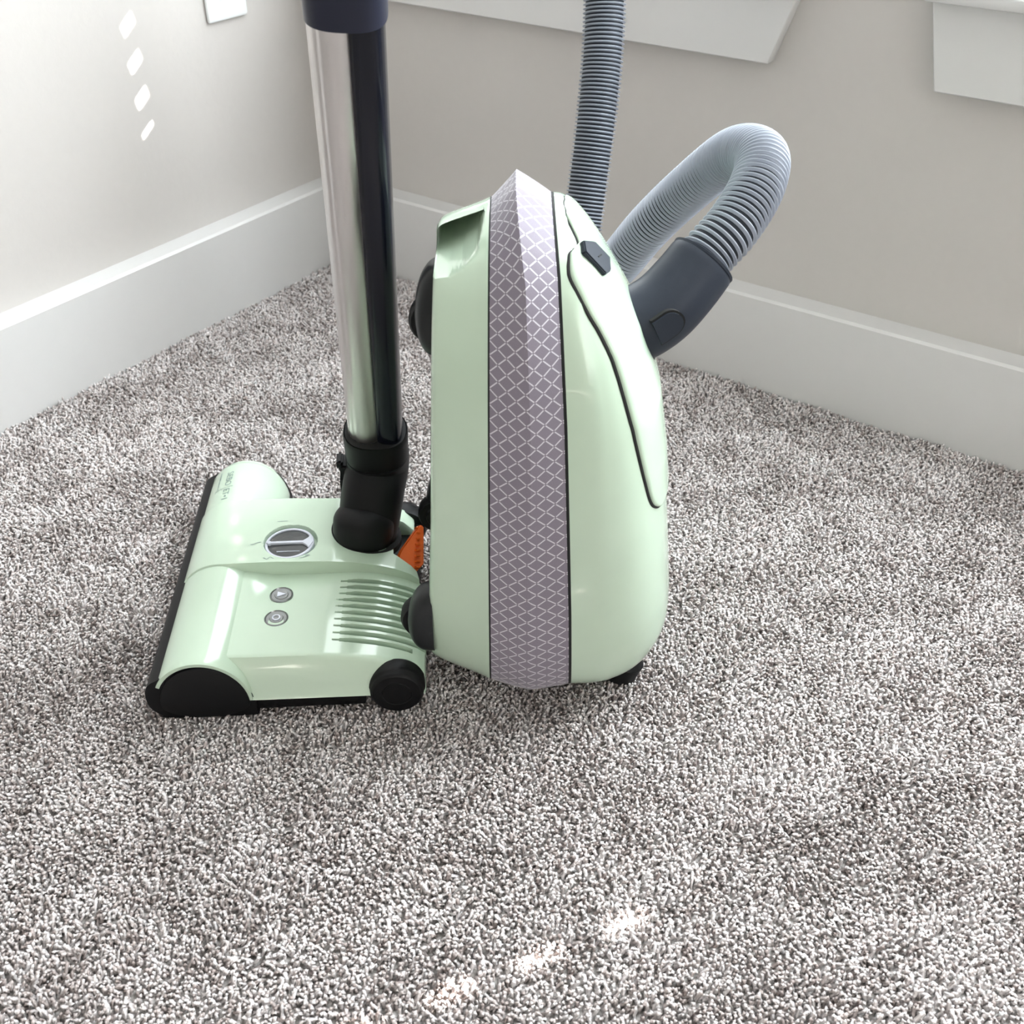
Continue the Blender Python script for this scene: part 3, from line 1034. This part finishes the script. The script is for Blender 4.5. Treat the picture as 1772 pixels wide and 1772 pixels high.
# sole under the rear part
prism('sole', [(0.06, 0.004), (0.185, 0.005), (0.187, 0.022), (0.06, 0.024)], 1, 0.0035, 0.245, M['black'], head, bevel=0.002)
box('rear_chassis', (0.16, 0.0125, 0.006), (0.232, 0.246, 0.030), M['black'], head, bevel=0.003)

# middle cover: a strap over the hood that widens into the raised deck carrying the dial and the neck
YC0, YC1 = 0.1285, 0.2330
def cz(x):
    top = np.interp(x, [0.045, 0.10, 0.15, 0.175, 0.195, 0.212, 0.225, 0.233], [0.0682, 0.0690, 0.0672, 0.0645, 0.0600, 0.0545, 0.0475, 0.040])
    return np.where(x < 0.045, dome_z(x) + 0.0017, top)
xs = np.r_[np.linspace(0.0055, 0.045, 16), np.linspace(0.05, 0.082, 10), np.linspace(0.083, 0.138, 70), np.linspace(0.141, 0.233, 34)]
ys = np.r_[YC0, YC0 + 0.0006, YC0 + 0.0016, YC0 + 0.003, np.linspace(YC0 + 0.004, 0.190, 74), np.linspace(0.193, YC1 - 0.005, 16), YC1 - 0.003, YC1 - 0.0016, YC1 - 0.0006, YC1]
X, Y = np.meshgrid(xs, ys, indexing='ij')
xm = np.interp(Y, [0.128, 0.140, 0.152, 0.24], [0.233, 0.230, 0.208, 0.204])
X = np.where(X > 0.13, 0.13 + (X - 0.13) * (xm - 0.13) / (0.233 - 0.13), X)
Z = cz(X)
edge = np.minimum(Y - YC0, YC1 - Y)
drop = np.where(X < 0.05, 0.0030, np.interp(X, [0.05, 0.085, 0.233], [0.0030, 0.016, 0.014]))
Z = Z - drop * (1 - np.clip(edge / 0.0012, 0, 1)) ** 1.5 - 0.0004 * (1 - np.clip(edge / 0.004, 0, 1)) ** 2
DX, DY, DR = 0.1080, 0.1600, 0.0252        # dial well
rd = np.hypot(X - DX - 0.0012, Y - DY - 0.0012)
Z = Z - 0.0065 * (1 - smoothstep(DR - 0.0004, DR + 0.0006, rd))
V = np.stack([X, Y, Z], -1).reshape(-1, 3)
mesh('middle_cover', V, grid_faces(len(xs), len(ys)), M['mint'], head, sharp=33)

dial = tag(lathe('mode_dial', [(0.0236, -0.004), (0.0236, 0.0012), (0.0230, 0.0018), (0.0211, 0.0018), (0.0207, 0.0)], M['ring'], head, (DX, DY, 0.0655), (-0.02, 0, 1), 56), 'round charcoal and silver pile height dial')
lathe('dial_face', [(0.0210, -0.004), (0.0210, 0.0006), (0.017, 0.0010), (0.0, 0.0012)], M['dial_dark'], dial, (DX, DY, 0.0655), (-0.02, 0, 1), 48)
bar = [(-0.0225, 0.0), (-0.0190, 0.0030), (-0.0175, 0.0013), (0.013, 0.0017), (0.017, 0.0055), (0.0195, 0.0095), (0.0228, 0.0), (0.0195, -0.0095), (0.017, -0.0055), (0.013, -0.0017), (-0.0175, -0.0013), (-0.0190, -0.0030)]
prism('dial_bar', [(DX + x, DY + y) for x, y in bar], 2, 0.0655, 0.0690, M['ring'], dial, bevel=0.0006)
prism('dial_groove', [(DX + x, DY + y) for x, y in [(-0.011, -0.0128), (0.011, -0.0128), (0.011, -0.0122), (-0.011, -0.0122)]], 2, 0.0655, 0.0672, M['ring'], dial)

def strip_mark(name, pts, w, zoff, par, zfun, mt):
    """a thin printed stroke laid on a cover"""
    P = np.array(pts, float)
    T_ = np.gradient(P, axis=0); T_ /= np.linalg.norm(T_, axis=1)[:, None]
    Nn = np.stack([-T_[:, 1], T_[:, 0]], 1)
    V = []
    for s in (-1, 1):
        for p_, q_ in zip(P, Nn):
            c = p_ + q_ * w * s
            V.append((c[0], c[1], float(zfun(np.array([c[0]]))[0]) + zoff))
    return mesh(name, V, grid_faces(2, len(P)), mt, par, False)


def wave(cx, cy, l, amp, n, ang):
    t = np.linspace(-0.5, 0.5, 17)
    a, b = t * l, amp * np.sin(t * math.pi * 2 * n) if n else t * 0
    c, s = math.cos(ang), math.sin(ang)
    return [(cx + c * p - s * q, cy + s * p + c * q) for p, q in zip(a, b)]


for args in ((0.098, 0.1925, 0.010, 0.0, 0, 0.05), (0.076, 0.159, 0.010, 0.0012, 0.7, 0.1), (0.091, 0.1355, 0.010, 0.0014, 1.5, 0.1), (0.125, 0.1370, 0.010, 0.0012, 0.5, 0.15), (0.127, 0.1395, 0.004, 0.0006, 0.5, -0.2)):
    strip_mark('pile_symbol', wave(*args), 0.00035, 0.0003, head, cz, M['print'])

# indicator buttons on the vent cover
for bx, by, kind in ((0.1061, 0.0965, 0), (0.1055, 0.0625, 1)):
    zb = 0.0560 if kind == 0 else 0.0580
    bt = lathe('button', [(0.0108, -0.004), (0.0108, 0.0006), (0.0098, 0.0014), (0.0092, 0.0004), (0.0064, 0.0002), (0.0058, 0.0009), (0.0, 0.0011)], M['lens'], head, (bx, by, zb), (0, 0, 1), 36)
    if kind == 0:
        tri = [(-0.0036, -0.0034), (0.0044, 0.0), (-0.0036, 0.0034)]
        prism('triangle_mark', [(bx + x, by + y) for x, y in tri], 2, zb + 0.0008, zb + 0.0017, M['ring'], bt)
    else:
        lathe('ring_mark', [(0.0038, 0.0008), (0.0038, 0.0018), (0.0026, 0.0018), (0.0026, 0.0008)], M['ring'], bt, (bx, by, zb), (0, 0, 1), 28)

# lettering on the hood, running from the far end towards the near end
def lettering(text, size, y0, xang, mt, name):
    cu = bpy.data.curves.new('txt', 'FONT')
    cu.body = text
    cu.size = size
    cu.space_character = 1.02
    ob = bpy.data.objects.new('txt', cu)
    COL.objects.link(ob)
    dg = bpy.context.evaluated_depsgraph_get()
    me = bpy.data.meshes.new_from_object(ob.evaluated_get(dg))
    bpy.data.objects.remove(ob)
    bpy.data.curves.remove(cu)
    bm = bmesh.new(); bm.from_mesh(me)
    bmesh.ops.subdivide_edges(bm, edges=[e for e in bm.edges if e.calc_length() > size * 0.3], cuts=2)
    bmesh.ops.triangulate(bm, faces=bm.faces)
    for v in bm.verts:
        tx, ty = v.co.x, v.co.y
        s_ang = xang - ty / 0.046           # letter tops point to the rear, along the hood's curve
        th = s_ang
        v.co = (0.045 - 0.04385 * math.cos(math.pi - th) * -1 if False else 0.045 + 0.04385 * math.cos(th), y0 - tx, 0.018 + 0.04885 * math.sin(th))
    bm.to_mesh(me); bm.free()
    return link(name, me, mt, head, False)


tag(lettering('SEBO', 0.0106, 0.2885, math.radians(111), M['print'], 'lettering'), 'grey SEBO lettering on the hood')
tag(lettering('ET\u20221', 0.0106, 0.2583, math.radians(111), M['print'], 'lettering'), 'grey ET 1 lettering on the hood')


def hood_bar(name, y0, y1, th0, th1):
    V = []
    for y in (y0, y1):
        for th in np.linspace(th0, th1, 8):
            V.append((0.045 + 0.0438 * math.cos(th), y, 0.018 + 0.0488 * math.sin(th)))
    return mesh(name, V, grid_faces(2, 8), M['print'], head, False)


hood_bar('divider_line', 0.2603, 0.2609, math.radians(98), math.radians(128))
for k, (y0, y1) in enumerate(((0.294, 0.2905), (0.2895, 0.2862), (0.2852, 0.279), (0.278, 0.2725), (0.2716, 0.2665), (0.2655, 0.2625))):
    hood_bar('fine_print', y0, y1, math.radians(122), math.radians(123.6))

# release pedal, far wheel housing and wheels
def paddle():
    # local plate: s along its length (far to near), t up its face
    poly = [(0.2110, 0.1500, 0.050), (0.2240, 0.1385, 0.036), (0.2375, 0.1455, 0.047), (0.2378, 0.1868, 0.062), (0.2338, 0.1868, 0.064), (0.2170, 0.1560, 0.058)]
    poly = [Vector(q) for q in poly]
    nn = (poly[3] - poly[0]).cross(poly[1] - poly[5]).normalized()
    if nn.z < 0: nn = -nn
    bm = bmesh.new()
    A = [bm.verts.new(q) for q in poly]
    Bv = [bm.verts.new(q - nn * 0.007) for q in poly]
    bm.faces.new(A); bm.faces.new(Bv[::-1])
    for i in range(len(poly)):
        j = (i + 1) % len(poly)
        bm.faces.new((A[i], A[j], Bv[j], Bv[i]))
    bmesh.ops.recalc_face_normals(bm, faces=bm.faces)
    bmesh.ops.bevel(bm, geom=list(bm.edges), offset=0.0012, segments=2, affect='EDGES')
    me = bpy.data.meshes.new('release_pedal'); bm.to_mesh(me); bm.free()
    pd = tag(link('release_pedal', me, M['orange'], head), 'orange release pedal with grip ribs')
    r0, r1 = Vector((0.2312, 0.1840, 0.0618)), Vector((0.2312, 0.1440, 0.0450))
    ex_ = Vector((1, 0, 0)) - nn * nn.x
    ey_ = nn.cross(ex_.normalized())
    for k in range(8):
        c0 = r0.lerp(r1, k / 7)
        V = [c0 + ex_ * dx + ey_ * dy + nn * h for h in (-0.003, 0.0014) for dx, dy in ((-0.0025, -0.0009), (0.0025, -0.0009), (0.0025, 0.0009), (-0.0025, 0.0009))]
        mesh('grip_rib', V, [(0, 1, 2, 3), (4, 5, 6, 7), (0, 1, 5, 4), (1, 2, 6, 5), (2, 3, 7, 6), (3, 0, 4, 7)], M['orange'], pd, False)
    return pd


paddle()
wp = lambda r, w: [(0.0, -0.0010), (r * 0.50, -0.0010), (r * 0.52, -0.0004), (r * 0.54, -0.0010), (r * 0.84, -0.0010), (r * 0.90, 0.0004), (r * 0.94, 0.002), (r * 0.955, 0.0042), (r * 0.985, 0.005), (r, 0.0075), (r, w - 0.004), (r * 0.92, w), (0, w)]
lathe('wheel', wp(0.0250, 0.020), M['black'], head, (0.2135, -0.002, 0.0230), (0, 1, 0), 48)
lathe('wheel', wp(0.0250, 0.020), M['black'], head, (0.2135, 0.252, 0.0230), (0, -1, 0), 48)
# far wheel housing, half hidden behind the neck
hs = [(0.150, 0.020), (0.150, 0.058), (0.175, 0.060), (0.200, 0.055), (0.216, 0.047), (0.226, 0.036), (0.226, 0.026)]
prism('wheel_housing', hs, 1, 0.214, 0.2365, M['mint'], head, bevel=0.003)

# swivel neck: ball joint, elbow and tube collar
def hl(u, v, z):
    """from distances right/ahead to the head's own frame"""
    d = Vector((u - H0[0], v - H0[1], z))
    c, s = math.cos(math.radians(3.5)), math.sin(math.radians(3.5))
    return Vector((d.x * c + d.y * s, -d.x * s + d.y * c, d.z))


W0, W1 = Vector((-0.1309, 0.8648, 0.1488)), Vector((-0.1103, 0.7510, 0.5552))
WD = (W1 - W0).normalized()
neck_top = W0 + WD * 0.020
NP = [hl(-0.1440, 0.838, 0.046), hl(-0.1430, 0.842, 0.062), hl(-0.1400, 0.849, 0.080), hl(-0.1365, 0.857, 0.100), hl(*(W0 - WD * 0.030)), hl(*(W0 - WD * 0.010))]
NP, _ = resample(catmull([tuple(p) for p in NP], 10), 34)
def neck_sec(i, t):
    k = np.interp(t, [0, 0.08, 0.2, 0.45, 0.6, 0.8, 1.0], [0.90, 0.97, 1.0, 1.02, 1.02, 1.02, 1.02])
    return ellipse(0.0300 * k, 0.0285 * k, 44, p=2.3)
neck = tag(sweep('swivel_neck', NP, (1, 0, 0), neck_sec, M['black'], head, 44), 'black swivel neck joining the tube')
# lower joint shell
JP = [hl(-0.1460, 0.830, 0.056), hl(-0.1455, 0.832, 0.070), hl(-0.1440, 0.836, 0.084), hl(-0.1425, 0.839, 0.094)]
JP, _ = resample(catmull([tuple(p) for p in JP], 8), 20)
sweep('joint_shell', JP, (1, 0, 0), lambda i, t: ellipse(0.0300 * math.sqrt(max(0.0, 1 - (max(0, t - 0.55) / 0.5) ** 2)) * (0.90 + 0.1 * min(1, t / 0.3)), 0.0290 * math.sqrt(max(0.0, 1 - (max(0, t - 0.55) / 0.52) ** 2)) * (0.90 + 0.1 * min(1, t / 0.3)), 44), M['black'], neck, 44)
# dark well around the joint in the middle cover
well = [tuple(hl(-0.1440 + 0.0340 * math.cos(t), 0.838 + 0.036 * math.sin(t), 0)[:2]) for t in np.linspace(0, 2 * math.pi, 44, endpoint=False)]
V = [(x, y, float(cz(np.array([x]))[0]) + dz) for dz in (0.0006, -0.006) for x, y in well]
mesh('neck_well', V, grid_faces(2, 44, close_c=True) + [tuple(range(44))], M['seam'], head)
# collar gripping the tube
CO = [W0 - WD * 0.034, W0 - WD * 0.010, W0 + WD * 0.014, W0 + WD * 0.0195]
CO = np.array([tuple(hl(*p)) for p in CO])
CO, _ = resample(CO, 18)
co = sweep('tube_collar', CO, (1, 0, 0), lambda i, t: ellipse(0.0300 + 0.0008 * t - (0.0012 if t > 0.97 else 0), 0.0262, 48, p=2.5), M['black'], neck, 48, cap=False)
sweep('collar_bore', CO[3:], (1, 0, 0), lambda i, t: ellipse(0.0288, 0.0250, 48, p=2.5), M['seam'], co, 48, cap=True)
# latch hook on the front of the neck and its ribbed strip
def tri_box(name, c, ex, ey, ez, sx, sy, sz, mt, par, bev):
    bm = bmesh.new()
    bmesh.ops.create_cube(bm, size=1.0)
    for v in bm.verts:
        q = c + ex * (v.co.x * sx) + ey * (v.co.y * sy) + ez * (v.co.z * sz)
        v.co = q
    if bev: bmesh.ops.bevel(bm, geom=list(bm.edges), offset=bev, segments=2, affect='EDGES')
    me = bpy.data.meshes.new(name); bm.to_mesh(me); bm.free()
    return link(name, me, mt, par)


wdl = (hl(*(W0 + WD)) - hl(*W0)).normalized()
exl = (Vector((1, 0, 0)) - wdl * wdl.x).normalized()
eyl = wdl.cross(exl)
cN = hl(*(W0 - WD * 0.030))
tri_box('neck_latch', cN + exl * -0.0325 - wdl * 0.010, exl, eyl, wdl, 0.009, 0.018, 0.030, M['black'], neck, 0.002)
tri_box('latch_hook', cN + exl * -0.0365 + wdl * 0.004, exl, eyl, wdl, 0.0065, 0.015, 0.013, M['black'], neck, 0.002)
tri_box('neck_spine', cN + exl * -0.0300 - wdl * 0.046, exl, eyl, wdl, 0.016, 0.026, 0.066, M['black'], neck, 0.004)
for k in range(9):
    cc_ = cN - wdl * (0.002 + k * 0.0052) + exl * (-0.005 + 0.0006 * k) - eyl * 0.0285
    tri_box('neck_rib', cc_, exl, eyl, wdl, 0.005, 0.003, 0.0028, M['black_gloss'], neck, 0.0006)

# ------------------------------------------------------------------ wand
wand = tag(empty('wand', world(W0.x, W0.y, W0.z), YAW), 'brushed steel wand with black cable channel rising from the floor head', 'wand')
wq = Matrix((Vector((1, 0, 0)) - WD * WD.x, Vector((0, 0, 0)), WD))
zax = WD
xax = (Vector((1, 0, 0)) - zax * zax.x).normalized()
yax = zax.cross(xax)
wand.matrix_world = Matrix.Translation(world(W0.x, W0.y, W0.z)) @ Matrix.Rotation(YAW, 4, 'Z') @ Matrix((xax, yax, zax)).transposed().to_4x4()
WL = (W1 - W0).length
def straight(name, secf, z0, z1, mt, par, n, k=2, cap=True):
    v = []
    for i in range(k):
        z = z0 + (z1 - z0) * i / (k - 1)
        for x, y in secf(i / (k - 1)):
            v.append((x, y, z))
    f = grid_faces(k, n, close_c=True)
    if cap: f += [tuple(range(n))[::-1], tuple((k - 1) * n + q for q in range(n))]
    return mesh(name, v, f, mt, par)
def tube_sec(t):
    out = []
    for k in range(96):
        th = 2 * math.pi * k / 96
        r = 0.0178
        for c0, w, dp in ((math.radians(207), 0.07, 0.0006), (math.radians(236), 0.10, 0.0007)):
            d = (th - c0 + math.pi) % (2 * math.pi) - math.pi
            r -= dp * math.exp(-(d / w) ** 2)
        out.append((-0.0080 + r * math.cos(th), r * math.sin(th)))
    return out
straight('steel_tube', tube_sec, 0.004, WL + 0.02, M['steel'], wand, 96, 4)
straight('cable_channel', lambda t: ellipse(0.0125, 0.0172, 48, 0.0133, -0.0010, p=3.0), 0.003, WL + 0.02, M['black_gloss'], wand, 48, 4)
cpl = straight('coupling', lambda t: ellipse(0.0272 + 0.0012 * t, 0.0245, 56, 0.0008, 0.0, p=2.6), WL + 0.002, WL + 0.19, M['navy'], wand, 56, 6)
tri_box('coupling_button', Vector((-0.0315, -0.004, WL + 0.036)), Vector((1, 0, 0)), Vector((0, 1, 0)), Vector((0, 0, 1)), 0.009, 0.018, 0.034, M['black'], cpl, 0.003)
